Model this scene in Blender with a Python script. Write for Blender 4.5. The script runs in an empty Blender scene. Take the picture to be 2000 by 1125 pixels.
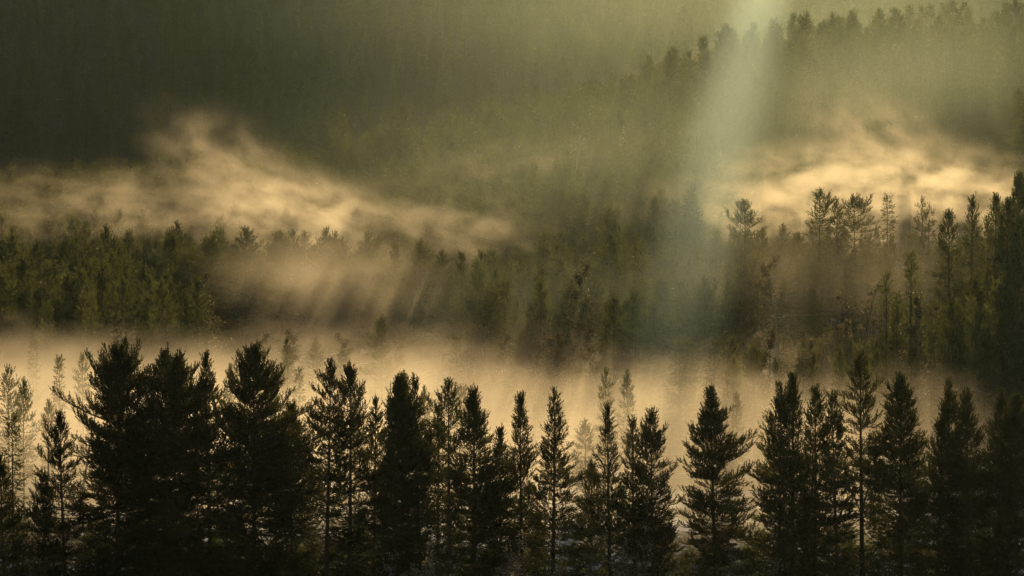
import bpy, math, random
import numpy as np
from mathutils import Vector, Matrix

sc = bpy.context.scene
col = sc.collection
R_ = math.radians

# ------------------------------------------------------------------ camera
CAM_Z = 30.0
PITCH = -2.0
LENS = 100.0
FPX = 2000 * LENS / 36.0                    # focal length in photo pixels
cam_d = bpy.data.cameras.new('camera')
cam_d.lens = LENS
cam_d.sensor_width = 36.0
cam_d.clip_start = 0.5
cam_d.clip_end = 6000
cam = bpy.data.objects.new('camera', cam_d)
col.objects.link(cam)
cam.location = (0, 0, CAM_Z)
cam.rotation_euler = (R_(90 + PITCH), 0, 0)
sc.camera = cam
_cp, _sp = math.cos(R_(PITCH)), math.sin(R_(PITCH))


def ray(X, Y):
    """unit-depth world direction through the photo pixel (X, Y)"""
    u, v = (X - 1000) / FPX, (562.5 - Y) / FPX
    # camera axes: right=+x, forward=(0,cp,sp), up=(0,-sp,cp)
    d = Vector((u, _cp - v * _sp, _sp + v * _cp))
    return d / d.y


# ------------------------------------------------------------------ light
SUN_PIX = (1730, -1500)
sd = ray(*SUN_PIX).normalized()
SUN_EL = math.asin(sd.z)
SUN_AZ = math.atan2(sd.x, sd.y)
sun_d = bpy.data.lights.new('sun', 'SUN')
sun_d.energy = 5.0
sun_d.angle = R_(0.5)
sun_d.color = (1.0, 0.71, 0.31)
sun = bpy.data.objects.new('sun', sun_d)
col.objects.link(sun)
sun.rotation_euler = sd.to_track_quat('Z', 'Y').to_euler()
sun.location = sd * 900

w = bpy.data.worlds.new('World')
sc.world = w
w.use_nodes = True
nt = w.node_tree
sky = nt.nodes.new('ShaderNodeTexSky')
sky.sky_type = 'NISHITA'
sky.sun_disc = False
sky.sun_elevation = SUN_EL
sky.sun_rotation = SUN_AZ
bg = nt.nodes['Background']
bg.inputs['Strength'].default_value = 0.05
nt.links.new(sky.outputs[0], bg.inputs['Color'])

sc.view_settings.view_transform = 'Standard'
sc.view_settings.look = 'None'
sc.view_settings.exposure = -0.35
sc.view_settings.gamma = 1.0

cy = sc.cycles
cy.max_bounces = 6
cy.diffuse_bounces = 2
cy.glossy_bounces = 1
cy.transmission_bounces = 4
cy.volume_bounces = 0
cy.transparent_max_bounces = 128
cy.volume_step_rate = 1.6
cy.use_adaptive_sampling = True
cy.adaptive_threshold = 0.02
cy.volume_max_steps = 256
cy.sample_clamp_indirect = 3.0
cy.use_denoising = True
cy.denoiser = 'OPENIMAGEDENOISE'
cy.denoising_prefilter = 'ACCURATE'


# ------------------------------------------------------------------ terrain
def sstep(a, b, x):
    t = min(1.0, max(0.0, (x - a) / (b - a)))
    return t * t * (3 - 2 * t)


def foot(x):
    """where the valley floor ends and the hillside starts"""
    return 348 - 58 * math.tanh((x - 5) / 55.0) - 0.05 * max(-120, min(120, x))


def ground(x, y):
    y0 = foot(x)
    s = 0.172 + 0.020 * math.tanh((x + 10) / 60.0)
    h = 0.0
    yr = 560 + 0.15 * x                       # the ridge line of the near hill
    h = -6.0 * sstep(252, 228, y)              # the front row grows in a hollow
    t = max(0.0, min(y, yr) - y0)
    h += s * t * t / (t + 30.0)
    # behind the ridge a shallow dip, then the far hillside
    if y > yr:
        h += -3.0 * sstep(0, 60, y - yr)
        f = max(0.0, y - 650)
        st = 0.42 - 0.14 * sstep(-60, 90, x)  # the far side stands steeper and higher on the left
        h += st * f * f / (f + 60.0)
    h += 0.8 * math.sin(x * 0.051 + 1.3) * math.sin(y * 0.043) * sstep(260, 360, y)
    # the near bank that carries the camera
    return h


def hit(X, Y, H, d0=200.0, d1=1200.0):
    """the place on the terrain where something H metres tall tops out at photo pixel (X, Y)"""
    r = ray(X, Y)
    d = d0
    while d < d1:
        if CAM_Z + r.z * d - ground(r.x * d, d) <= H:
            break
        d += 1.0
    return r.x * d, d


# ------------------------------------------------------------------ materials
def mat(name):
    m = bpy.data.materials.new(name)
    m.use_nodes = True
    t = m.node_tree
    t.nodes.clear()
    out = t.nodes.new('ShaderNodeOutputMaterial')
    return m, t, out


def needle_mat(name, c_dif, c_tr, mix):
    m, t, out = mat(name)
    L = t.links.new
    geo = t.nodes.new('ShaderNodeTexCoord')
    no = t.nodes.new('ShaderNodeTexNoise')
    no.inputs['Scale'].default_value = 1.3
    no.inputs['Detail'].default_value = 3
    L(geo.outputs['Object'], no.inputs['Vector'])
    ramp = t.nodes.new('ShaderNodeMapRange')
    ramp.inputs['From Min'].default_value = 0.3
    ramp.inputs['From Max'].default_value = 0.7
    ramp.inputs['To Min'].default_value = 0.65
    ramp.inputs['To Max'].default_value = 1.35
    L(no.outputs['Fac'], ramp.inputs['Value'])
    oi = t.nodes.new('ShaderNodeObjectInfo')
    r2 = t.nodes.new('ShaderNodeMapRange')
    r2.inputs['To Min'].default_value = 0.75
    r2.inputs['To Max'].default_value = 1.25
    L(oi.outputs['Random'], r2.inputs['Value'])
    mul = t.nodes.new('ShaderNodeMath')
    mul.operation = 'MULTIPLY'
    L(ramp.outputs[0], mul.inputs[0])
    L(r2.outputs[0], mul.inputs[1])

    def tint(c):
        v = t.nodes.new('ShaderNodeVectorMath')
        v.operation = 'SCALE'
        v.inputs[0].default_value = c
        L(mul.outputs[0], v.inputs['Scale'])
        return v.outputs[0]
    p = t.nodes.new('ShaderNodeBsdfPrincipled')
    L(tint(c_dif), p.inputs['Base Color'])
    p.inputs['Roughness'].default_value = 0.6
    p.inputs['Specular IOR Level'].default_value = 0.15
    tr = t.nodes.new('ShaderNodeBsdfTranslucent')
    L(tint(c_tr), tr.inputs['Color'])
    mx = t.nodes.new('ShaderNodeMixShader')
    mx.inputs[0].default_value = mix
    L(p.outputs[0], mx.inputs[1])
    L(tr.outputs[0], mx.inputs[2])
    L(mx.outputs[0], out.inputs['Surface'])
    return m


M_PINE = needle_mat('pine_needles', (0.018, 0.024, 0.008), (0.10, 0.10, 0.02), 0.3)
M_SPRUCE = needle_mat('spruce_needles', (0.025, 0.034, 0.012), (0.07, 0.08, 0.02), 0.3)
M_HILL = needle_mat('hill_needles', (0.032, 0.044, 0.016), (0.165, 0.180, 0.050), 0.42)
M_LEAF = needle_mat('dry_leaves', (0.05, 0.045, 0.02), (0.13, 0.115, 0.045), 0.5)
M_FROST_GLINT = needle_mat('frost_and_glints', (0.35, 0.32, 0.26), (0.60, 0.50, 0.33), 0.6)  # pale gold tone paints sun glints in crowns; frost on wires and shrubs


def bark_mat(name, a, b, scale):
    m, t, out = mat(name)
    L = t.links.new
    tc = t.nodes.new('ShaderNodeTexCoord')
    mp = t.nodes.new('ShaderNodeMapping')
    mp.inputs['Scale'].default_value = (1, 1, 0.25)
    L(tc.outputs['Object'], mp.inputs['Vector'])
    no = t.nodes.new('ShaderNodeTexNoise')
    no.inputs['Scale'].default_value = scale
    no.inputs['Detail'].default_value = 5
    L(mp.outputs[0], no.inputs['Vector'])
    cr = t.nodes.new('ShaderNodeValToRGB')
    cr.color_ramp.elements[0].position = 0.35
    cr.color_ramp.elements[1].position = 0.65
    cr.color_ramp.elements[0].color = (*a, 1)
    cr.color_ramp.elements[1].color = (*b, 1)
    L(no.outputs['Fac'], cr.inputs[0])
    p = t.nodes.new('ShaderNodeBsdfPrincipled')
    p.inputs['Roughness'].default_value = 0.85
    L(cr.outputs[0], p.inputs['Base Color'])
    bp = t.nodes.new('ShaderNodeBump')
    bp.inputs['Distance'].default_value = 0.03
    L(no.outputs['Fac'], bp.inputs['Height'])
    L(bp.outputs[0], p.inputs['Normal'])
    L(p.outputs[0], out.inputs['Surface'])
    return m


M_BARK = bark_mat('pine_bark', (0.035, 0.024, 0.016), (0.11, 0.065, 0.035), 6)
M_BIRCH = bark_mat('birch_bark', (0.10, 0.09, 0.08), (0.40, 0.38, 0.34), 3)
M_POLE = bark_mat('weathered_pole', (0.06, 0.05, 0.04), (0.14, 0.12, 0.09), 8)


def plain(name, c, rough, metal=0.0):
    m, t, out = mat(name)
    p = t.nodes.new('ShaderNodeBsdfPrincipled')
    no = t.nodes.new('ShaderNodeTexNoise')
    no.inputs['Scale'].default_value = 9
    mr = t.nodes.new('ShaderNodeMapRange')
    mr.inputs['To Min'].default_value = max(0.02, rough - 0.1)
    mr.inputs['To Max'].default_value = rough + 0.1
    t.links.new(no.outputs['Fac'], mr.inputs['Value'])
    t.links.new(mr.outputs[0], p.inputs['Roughness'])
    p.inputs['Base Color'].default_value = (*c, 1)
    p.inputs['Metallic'].default_value = metal
    t.links.new(p.outputs[0], out.inputs['Surface'])
    return m


M_WIRE = plain('bright_wire', (0.80, 0.78, 0.74), 0.35, 0.6)
M_GLASS = plain('glazed_insulator', (0.75, 0.74, 0.72), 0.15)
M_STEEL = plain('galvanised_steel', (0.45, 0.45, 0.45), 0.45, 0.8)


def ground_mat():
    m, t, out = mat('snowy_heath')
    L = t.links.new
    tc = t.nodes.new('ShaderNodeTexCoord')
    n1 = t.nodes.new('ShaderNodeTexNoise')
    n1.inputs['Scale'].default_value = 0.085
    n1.inputs['Detail'].default_value = 6
    n1.inputs['Roughness'].default_value = 0.6
    L(tc.outputs['Object'], n1.inputs['Vector'])
    n2 = t.nodes.new('ShaderNodeTexNoise')
    n2.inputs['Scale'].default_value = 1.7
    n2.inputs['Detail'].default_value = 5
    L(tc.outputs['Object'], n2.inputs['Vector'])
    add = t.nodes.new('ShaderNodeMath')
    add.operation = 'MULTIPLY_ADD'
    add.inputs[1].default_value = 0.35
    L(n2.outputs['Fac'], add.inputs[0])
    L(n1.outputs['Fac'], add.inputs[2])
    f = t.nodes.new('ShaderNodeMapRange')
    f.inputs['From Min'].default_value = 0.645
    f.inputs['From Max'].default_value = 0.735
    sx = t.nodes.new('ShaderNodeSeparateXYZ')
    L(tc.outputs['Object'], sx.inputs[0])
    up = t.nodes.new('ShaderNodeMapRange')       # the steep far side has lost most of its snow
    up.inputs['From Min'].default_value = 380
    up.inputs['From Max'].default_value = 620
    up.inputs['To Max'].default_value = -0.25
    L(sx.outputs['Y'], up.inputs['Value'])
    ad2 = t.nodes.new('ShaderNodeMath')
    L(add.outputs[0], ad2.inputs[0])
    L(up.outputs[0], ad2.inputs[1])
    L(ad2.outputs[0], f.inputs['Value'])
    heath = t.nodes.new('ShaderNodeValToRGB')
    heath.color_ramp.elements[0].position = 0.3
    heath.color_ramp.elements[1].position = 0.7
    heath.color_ramp.elements[0].color = (0.025, 0.022, 0.012, 1)
    heath.color_ramp.elements[1].color = (0.085, 0.070, 0.035, 1)
    L(n2.outputs['Fac'], heath.inputs[0])
    mx = t.nodes.new('ShaderNodeMix')
    mx.data_type = 'RGBA'
    L(f.outputs[0], mx.inputs[0])
    L(heath.outputs[0], mx.inputs[6])
    mx.inputs[7].default_value = (0.80, 0.82, 0.86, 1)
    p = t.nodes.new('ShaderNodeBsdfPrincipled')
    p.inputs['Roughness'].default_value = 0.8
    L(mx.outputs[2], p.inputs['Base Color'])
    bp = t.nodes.new('ShaderNodeBump')
    bp.inputs['Distance'].default_value = 0.2
    L(n2.outputs['Fac'], bp.inputs['Height'])
    L(bp.outputs[0], p.inputs['Normal'])
    L(p.outputs[0], out.inputs['Surface'])
    return m


# ------------------------------------------------------------------ object helpers
def link_mesh(name, verts, faces, mats, parent=None, mat_idx=None):
    """verts (n,3) array, faces (m,3 or 4) array or list"""
    me = bpy.data.meshes.new(name)
    verts = np.asarray(verts, np.float32)
    if isinstance(faces, np.ndarray):
        nf, k = faces.shape
        me.vertices.add(len(verts))
        me.vertices.foreach_set('co', verts.ravel())
        me.loops.add(nf * k)
        me.loops.foreach_set('vertex_index', faces.astype(np.int32).ravel())
        me.polygons.add(nf)
        me.polygons.foreach_set('loop_start', np.arange(0, nf * k, k, dtype=np.int32))
        me.polygons.foreach_set('loop_total', np.full(nf, k, np.int32))
        me.update(calc_edges=True)
    else:
        me.from_pydata([tuple(v) for v in verts], [], faces)
        me.update()
    for m in mats:
        me.materials.append(m)
    if mat_idx is not None:
        me.polygons.foreach_set('material_index', np.asarray(mat_idx, np.int32))
    o = bpy.data.objects.new(name, me)
    col.objects.link(o)
    if parent:
        o.parent = parent
    return o


def empty(name, loc, rz=0.0, label=None, cat=None, group=None):
    o = bpy.data.objects.new(name, None)
    o.empty_display_size = 0.5
    col.objects.link(o)
    o.location = loc
    o.rotation_euler = (0, 0, rz)
    if label:
        o['label'] = label
    if cat:
        o['category'] = cat
    if group:
        o['group'] = group
    return o


class Tubes:
    def __init__(self):
        self.v, self.f = [], []

    def tube(self, pts, rads, n):
        """a tapered tube along pts"""
        base = len(self.v)
        k = len(pts)
        for i in range(k):
            a = pts[max(0, i - 1)]
            b = pts[min(k - 1, i + 1)]
            d = Vector(b) - Vector(a)
            if d.length < 1e-6:
                d = Vector((0, 0, 1))
            d.normalize()
            u = d.orthogonal().normalized() if abs(d.z) < 0.98 else Vector((1, 0, 0))
            u = (u - d * u.dot(d)).normalized()
            w_ = d.cross(u)
            for j in range(n):
                an = 2 * math.pi * j / n
                p = Vector(pts[i]) + (u * math.cos(an) + w_ * math.sin(an)) * rads[i]
                self.v.append((p.x, p.y, p.z))
        for i in range(k - 1):
            for j in range(n):
                a = base + i * n + j
                b = base + i * n + (j + 1) % n
                self.f.append((a, b, b + n, a + n))

    def build(self, name, mats, parent=None):
        return link_mesh(name, np.array(self.v), np.array(self.f), mats, parent)


# ------------------------------------------------------------------ tree growth
def shoots_to_mesh(name, shoots, rng, n, wid, nl, mats, parent, frost=0.0, spread=0.6):
    """every shoot becomes a small brush of n pointed needle tufts"""
    S = np.array(shoots, np.float64)
    P, D, Ln = S[:, 0:3], S[:, 3:6], S[:, 6]
    D = D / np.linalg.norm(D, axis=1, keepdims=True)
    r = np.random.default_rng(rng.randrange(1 << 30))
    m = len(S)
    up = np.where(np.abs(D[:, 2:3]) > 0.9, np.array([[1.0, 0, 0]]), np.array([[0, 0, 1.0]]))
    U = np.cross(D, up)
    U /= np.linalg.norm(U, axis=1, keepdims=True)
    W = np.cross(D, U)
    t = (np.arange(n)[None, :] + r.uniform(0, 1, (m, n))) / n
    an = r.uniform(0, 2 * np.pi, (m, n))
    rad = U[:, None, :] * np.cos(an)[..., None] + W[:, None, :] * np.sin(an)[..., None]
    b = P[:, None, :] + D[:, None, :] * (t * Ln[:, None])[..., None]
    sp = spread * (1.15 - 0.75 * t)[..., None]
    dr = D[:, None, :] + rad * sp
    dr /= np.linalg.norm(dr, axis=2, keepdims=True)
    le = nl * r.uniform(0.7, 1.3, (m, n)) * np.clip(Ln[:, None] / Ln.mean(), 0.7, 1.3)
    tip = b + dr * le[..., None]
    an2 = r.uniform(0, 2 * np.pi, (m, n))
    sd_ = np.cross(dr, U[:, None, :] * np.cos(an2)[..., None] + W[:, None, :] * np.sin(an2)[..., None])
    sd_ /= np.linalg.norm(sd_, axis=2, keepdims=True) + 1e-9
    ww = wid * r.uniform(0.7, 1.3, (m, n))[..., None]
    mid = b + dr * (le * 0.45)[..., None]
    # lozenge: base, side, tip, side
    V = np.stack([b, mid + sd_ * ww, tip, mid - sd_ * ww], axis=2).reshape(-1, 3)
    F = np.arange(len(V)).reshape(-1, 4)
    mi = None
    if frost > 0:
        mi = (r.uniform(0, 1, len(F)) < frost).astype(np.int32)  # random share of tufts takes the painted glint and frost tone
    return link_mesh(name, V, F, mats, parent, mi)


def sph(az, el):
    c = math.cos(el)
    return (c * math.cos(az), c * math.sin(az), math.sin(el))


def grow(rng, tb, shoots, H, base, R, style='pine', p=0.75, um=0.6, low=0.6, dens=1.0, q=1.0,
         foot_xy=(0, 0), foot_z=0.0, lean=(0, 0), gap=0.12, trunk_r=None, dead=True, flat=1.0):
    """one leader with its whorls. Adds limbs to tb and needle shoots to shoots."""
    tr = trunk_r or 0.0105 * H + 0.03
    ph = rng.uniform(0, 6.28)

    def axis(z):
        s = (z - foot_z) / max(0.1, H - foot_z)
        wob = 0.10 * math.sin(3.1 * s + ph) * s
        return (foot_xy[0] + lean[0] * s + wob, foot_xy[1] + lean[1] * s + wob * 0.6, z)
    n = 10
    zs = [foot_z - 0.3 + (H - foot_z + 0.2) * i / n for i in range(n + 1)]
    rs = [tr * (1 - 0.93 * i / n) * (1.25 if i == 0 else 1) + 0.006 for i in range(n + 1)]
    tb.tube([axis(z) for z in zs], rs, 7)
    for k in range(3):
        a = axis(H)
        shoots.append((a[0], a[1], H - 0.3, rng.gauss(0, .10), rng.gauss(0, .10), 1, 0.5 * q ** .5))
    CL = H - base
    z = H - 0.15
    az = rng.uniform(0, 6.28)
    side_bias = rng.uniform(0, 6.28)
    while z > base:
        u = (H - z) / CL
        if u < um:
            rr = R * (u / um) ** p
        else:
            rr = R * (1 - (1 - low) * ((u - um) / (1 - um)) ** 1.3)
        if u < 0.14:
            rr *= 0.5 + 0.5 * u / 0.14
        rr = max(rr, 0.16)
        nb = rng.choice((3, 4, 4, 5)) if style == 'pine' else rng.choice((4, 5, 5, 6))
        nb = max(2, int(round(nb * dens)))
        wh = rng.uniform(0.70, 1.18)
        for b in range(nb):
            az += 6.283 / nb + rng.gauss(0, 0.35)
            if u > 0.12 and rng.random() < gap:
                continue
            L = rr * wh * rng.uniform(0.50, 1.14) * (1 + 0.24 * math.cos(az - side_bias + 2.2 * u))
            if rng.random() < 0.10:
                L *= 1.4
            if style == 'pine':
                e = R_(56 - 66 * min(1, u * 1.3) ** 0.40 + rng.gauss(0, 11))
                curve = R_(15)
                if u > .6:
                    e -= R_(8)
            elif style == 'spruce':
                e = R_(38 - 58 * min(1, u * 1.6) ** 0.6 + rng.gauss(0, 6))
                curve = R_(22)
            else:
                e = R_(70 - 30 * u + rng.gauss(0, 8))
                curve = R_(-8)
            ln = L / max(0.45, math.cos(e + curve * 0.4))
            pts = [axis(z)]
            ns = 5
            a_ = az
            for i in range(ns):
                s = (i + 0.5) / ns
                ee = e + curve * s * s * 1.3
                d = sph(a_ + rng.gauss(0, 0.10), ee)
                q0 = pts[-1]
                pts.append((q0[0] + d[0] * ln / ns, q0[1] + d[1] * ln / ns * flat, q0[2] + d[2] * ln / ns))
            br = 0.010 + 0.013 * ln
            tb.tube(pts, [br * (1 - 0.85 * i / ns) for i in range(ns + 1)], 3)
            # twigs
            step = 0.20 * q / ln
            s = 0.16 if style != 'birch' else 0.3
            sgn = 1
            while s < 1.0:
                i = min(ns - 1, int(s * ns))
                f = s * ns - i
                A, B = pts[i], pts[i + 1]
                pp = [A[k] + (B[k] - A[k]) * f for k in range(3)]
                d0 = (B[0] - A[0], B[1] - A[1], B[2] - A[2])
                el0 = math.atan2(d0[2], math.hypot(d0[0], d0[1]))
                aa = math.atan2(d0[1], d0[0]) + sgn * R_(rng.uniform(30, 62))
                l2 = (0.12 + 0.36 * ln * (1 - s) + 0.12) * rng.uniform(0.6, 1.15)
                l2 = min(l2, 1.0)
                if style == 'pine':
                    el = el0 + R_(rng.uniform(-6, 26))
                elif style == 'spruce':
                    el = el0 + R_(rng.uniform(-28, 8))
                else:
                    el = el0 + R_(rng.uniform(-10, 25))
                d2 = sph(aa, el)
                e2 = (pp[0] + d2[0] * l2, pp[1] + d2[1] * l2, pp[2] + d2[2] * l2)
                if q < 1.3:
                    tb.tube([pp, e2], [br * 0.4, 0.004], 3)
                t2 = 0.25 * rng.random() + (.3 if u > .4 and s < .45 else 0)
                while t2 < 1.0:
                    px = [pp[k] + (e2[k] - pp[k]) * t2 for k in range(3)]
                    d3 = sph(aa + rng.gauss(0, 0.55), el + R_(rng.uniform(-8, 32) if style == 'pine' else rng.uniform(-25, 15)))
                    shoots.append((*px, *d3, rng.uniform(0.30, 0.56) * q ** 0.7))
                    t2 += 0.20 * q / l2
                d3 = sph(aa + rng.gauss(0, .2), el + (R_(rng.uniform(10, 40)) if style == 'pine' else 0))
                shoots.append((*e2, *d3, rng.uniform(0.34, 0.60) * q ** 0.7))
                sgn = -sgn
                s += step * rng.uniform(0.75, 1.25)
            a = pts[-1]
            d3 = (a[0] - pts[-2][0], a[1] - pts[-2][1], a[2] - pts[-2][2])
            nn = math.sqrt(sum(c * c for c in d3)) + 1e-6
            upb = 0.55 if style == 'pine' else 0.1
            shoots.append((*a, d3[0] / nn, d3[1] / nn, d3[2] / nn + upb, 0.60 * q ** 0.7))
        z -= rng.uniform(0.26, 0.46) * (1 if q < 1.3 else 1.35) * (0.85 if u < .15 else 1.0)
    if dead:
        z = base
        while z > foot_z + 2.0:
            a = axis(z)
            az = rng.uniform(0, 6.28)
            ln = rng.uniform(0.4, 1.5)
            d = sph(az, R_(rng.uniform(-18, 12)))
            m1 = (a[0] + d[0] * ln * .5, a[1] + d[1] * ln * .5, a[2] + d[2] * ln * .5)
            d2 = sph(az + rng.gauss(0, .4), R_(rng.uniform(-30, 20)))
            tb.tube([a, m1, (m1[0] + d2[0] * ln * .5, m1[1] + d2[1] * ln * .5, m1[2] + d2[2] * ln * .5)],
                    [0.022, 0.014, 0.005], 3)
            z -= rng.uniform(0.25, 0.8)


def conifer(name, loc, seed, H, base, R, style='pine', forks=(), label=None, cat='tree', group=None,
            q=1.0, n=13, wid=0.028, nl=0.15, needles=None, frost=0.003, rz=0.0, **kw):
    rng = random.Random(seed)
    t = empty(name, loc, rz, label, cat, group)
    tb, sh = Tubes(), []
    grow(rng, tb, sh, H, base, R, style, q=q, **kw)
    for (dx, top, r2, cl) in forks:
        z0 = max(top - cl - 1.0, base)
        grow(rng, tb, sh, top, top - cl, r2, style, q=q, foot_xy=(0, 0), foot_z=z0, lean=(dx + kw.get('lean', (0, 0))[0], rng.uniform(-.6, .6)),
             trunk_r=0.07, dead=False, p=kw.get('p', .75), um=.6, dens=kw.get('dens', 1))
    tb.build('trunk', [M_BIRCH if style == 'birch' else M_BARK], t)
    nm = needles or (M_PINE if style == 'pine' else M_SPRUCE)
    shoots_to_mesh('crown', sh, rng, n, wid, nl, [nm, M_FROST_GLINT], t, frost)
    return t


def broadleaf(name, loc, seed, H, R, label, cat, group=None, leaves=1500, leaf=0.05, mats=None, stems=1, twig=1.0,
              frost=1.0, start=0.25):
    """a bare or nearly bare birch-like tree: ascending limbs, fine twigs, small catching leaves"""
    rng = random.Random(seed)
    t = empty(name, loc, rng.uniform(0, 6.28), label, cat, group)
    tb, tips = Tubes(), []

    def limb(p, az, el, ln, r, depth):
        pts = [p]
        k = 4
        for i in range(k):
            d = sph(az, el)
            p = (p[0] + d[0] * ln / k, p[1] + d[1] * ln / k, p[2] + d[2] * ln / k)
            pts.append(p)
            az += rng.gauss(0, 0.18)
            el += rng.gauss(0, 0.10) + (0.05 if depth < 2 else -0.08)
        tb.tube(pts, [r * (1 - 0.7 * i / k) for i in range(k + 1)], 5 if depth == 0 else 3)
        if depth >= 2:
            tips.extend(pts[1:])
        if depth < 3:
            nb = (11, 5, 3)[depth]
            for b in range(nb):
                s = start + (1 - start) * (b + rng.random()) / nb if depth == 0 else rng.uniform(0.25, 1)
                i = min(k - 1, int(s * k))
                f = s * k - i
                q0 = tuple(pts[i][c] + (pts[i + 1][c] - pts[i][c]) * f for c in range(3))
                l2 = (R * 1.5 * (1 - 0.75 * s) + 0.12 * H * 0.3) if depth == 0 else ln * rng.uniform(0.35, 0.6)
                limb(q0, rng.uniform(0, 6.28), R_(rng.uniform(38, 62)) if depth == 0 else el + rng.gauss(0, .45), l2,
                     max(0.006, r * (1 - .7 * s) * 0.45), depth + 1)
    for s in range(stems):
        limb((rng.gauss(0, .1 * (stems - 1)), rng.gauss(0, .1 * (stems - 1)), -0.1), rng.uniform(0, 6.28),
             R_(rng.uniform(84, 89) if stems == 1 else rng.uniform(62, 86)),
             H * (1 if s == 0 else rng.uniform(.7, .95)), (0.012 * H if stems == 1 else .03) * twig, 0)
    tb.build('trunk', [M_BIRCH], t)
    sh = []
    for i in range(leaves):
        a = rng.choice(tips)
        d = sph(rng.uniform(0, 6.28), R_(rng.uniform(-60, 60)))
        sh.append((a[0] + rng.gauss(0, .12), a[1] + rng.gauss(0, .12), a[2] + rng.gauss(0, .12), *d, 0.1))
    shoots_to_mesh('crown', sh, rng, 2, leaf * 0.5, leaf * 1.3, mats or [M_LEAF, M_FROST_GLINT], t, frost, spread=1.2)
    return t


def copy_tree(src, loc, rz, scale, label, group, cat='tree'):
    r = src.copy()
    col.objects.link(r)
    r.location = loc
    r.rotation_euler = (0, 0, rz)
    r.scale = scale
    r['label'] = label
    r['category'] = cat
    r['group'] = group
    for ch in list(src.children):
        c = ch.copy()
        col.objects.link(c)
        c.parent = r
    return r


# ------------------------------------------------------------------ the ground
def build_ground():
    xs = np.arange(-460, 461, 6.0)
    ys = np.concatenate([np.arange(-60, 230, 10.0), np.arange(230, 700, 4.0), np.arange(700, 1001, 8.0)])
    rng = np.random.default_rng(4)
    V = []
    for y in ys:
        for x in xs:
            V.append((x, y, ground(float(x), float(y)) + (rng.normal(0, .10) if y > 235 else 0)))
    nx, ny = len(xs), len(ys)
    i, j = np.meshgrid(np.arange(nx - 1), np.arange(ny - 1))
    a = (j * nx + i).ravel()
    F = np.stack([a, a + 1, a + nx + 1, a + nx], 1)
    g = link_mesh('ground', np.array(V), F, [ground_mat()])
    g.data.polygons.foreach_set('use_smooth', np.ones(len(F), bool))
    g['kind'] = 'structure'
    g['label'] = 'snow patched valley floor rising into the wooded hillside'
    g['category'] = 'ground'


build_ground()


# ------------------------------------------------------------------ front row of pines
FRONT = 'dark pines of the front row'


def front(X, Yt, Rpx, d, name, label, seed, base_frac=0.35, style='pine', forks=(), **kw):
    r = ray(X, Yt)
    x = r.x * d
    H = CAM_Z + r.z * d
    gz = ground(x, d)
    k = FPX / d
    kw['um'] = kw.get('um', .6) * .72
    kw['p'] = max(.58, kw.get('p', .75) * 1.2)
    Rpx *= random.Random(seed + 5).uniform(1.12, 1.48)
    base_frac *= .7
    kw['dens'] = kw.get('dens', 1.0) * 1.12
    kw.setdefault('lean', (random.Random(seed).gauss(0, .35), random.Random(seed + 1).gauss(0, .3)))
    fk = [(dx / k, H - dy / k, rr / k, cl / k) for (dx, dy, rr, cl) in forks]
    conifer(name, (x, d, gz), seed, H - gz, (H - gz) * base_frac, Rpx / k, style, fk, label, 'tree', FRONT, **kw)


front(15, 900, 66, 205, 'pine_tree', 'black pine cut off by the left edge of the photo', 11, .15, p=.8, um=.8, low=.9, dens=1.1)
front(131, 818, 72, 212, 'pine_tree', 'lone black pine with open ragged branches, second from the left edge', 12, .2, p=.8, um=.75, low=.8, gap=.22)
front(86, 940, 52, 208, 'pine_tree', 'low half-grown pine at the left foot of the ragged open pine', 13, .12, p=.8, um=.8, gap=.25)
front(222, 693, 78, 215, 'pine_tree', 'huge dense black pine with a broad rounded top and two side spires', 14, .22,
      forks=((-46, 20, 24, 70), (42, 14, 22, 90), (-20, 5, 26, 60), (22, 6, 24, 60)), p=.42, um=.5, low=.9, dens=1.5, gap=.05)
front(320, 700, 62, 218, 'pine_tree', 'tall pine with a twin-pointed round top beside the huge dense pine', 15, .22,
      forks=((-26, 18, 22, 60),), p=.5, um=.55, low=.85, dens=1.25, gap=.08)
front(357, 703, 58, 213, 'pine_tree', 'tall round-topped pine leaning on the twin-pointed pine from the right', 16, .22,
      forks=((18, 16, 22, 70),), p=.5, um=.6, low=.85, dens=1.2, gap=.1)
front(417, 706, 46, 214, 'pine_tree', 'slim pointed black pine between two broad round-topped pines', 17, .25, p=.85, um=.7, low=.9, dens=1.1)
front(492, 692, 80, 216, 'pine_tree', 'widest round-topped black pine of the row, its right shoulder sloping down', 18, .2,
      forks=((52, 28, 34, 120), (26, 14, 28, 90), (-30, 40, 24, 80)), p=.5, um=.6, low=1.0, dens=1.5, gap=.05)
front(572, 800, 52, 219, 'pine_tree', 'lower bushy pine filling under the sloping shoulder of the widest pine', 19, .15, p=.7, um=.8, low=.9, dens=1.3)
front(632, 718, 46, 213, 'pine_tree', 'airy pine with visible thin trunk, left of a similar slightly lower one', 20, .3, p=.6, um=.45, low=.8, dens=.85, gap=.22)
front(679, 727, 46, 214, 'pine_tree', 'airy pine with visible thin trunk, right of a similar slightly taller one', 21, .3, p=.6, um=.5, low=.8, dens=.85, gap=.2)
front(727, 792, 44, 222, 'pine_tree', 'short bushy pine tucked between an airy pine and a double-topped pine', 22, .2,
      forks=((14, -6, 18, 50),), p=.7, um=.7, low=.9, dens=1.1)
front(760, 747, 46, 214, 'pine_tree', 'left half of the tight pair with a double top', 23, .22, p=.5, um=.6, low=.9, dens=1.3, gap=.08)
front(788, 746, 50, 217, 'pine_tree', 'right half of the tight pair with a double top', 24, .22, p=.55, um=.65, low=.9, dens=1.3, gap=.08)
front(826, 750, 34, 215, 'pine_tree', 'slender thin-crowned pine just right of the double-topped pair', 25, .35, p=.7, um=.6, low=.8, dens=.85, gap=.2)
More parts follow.
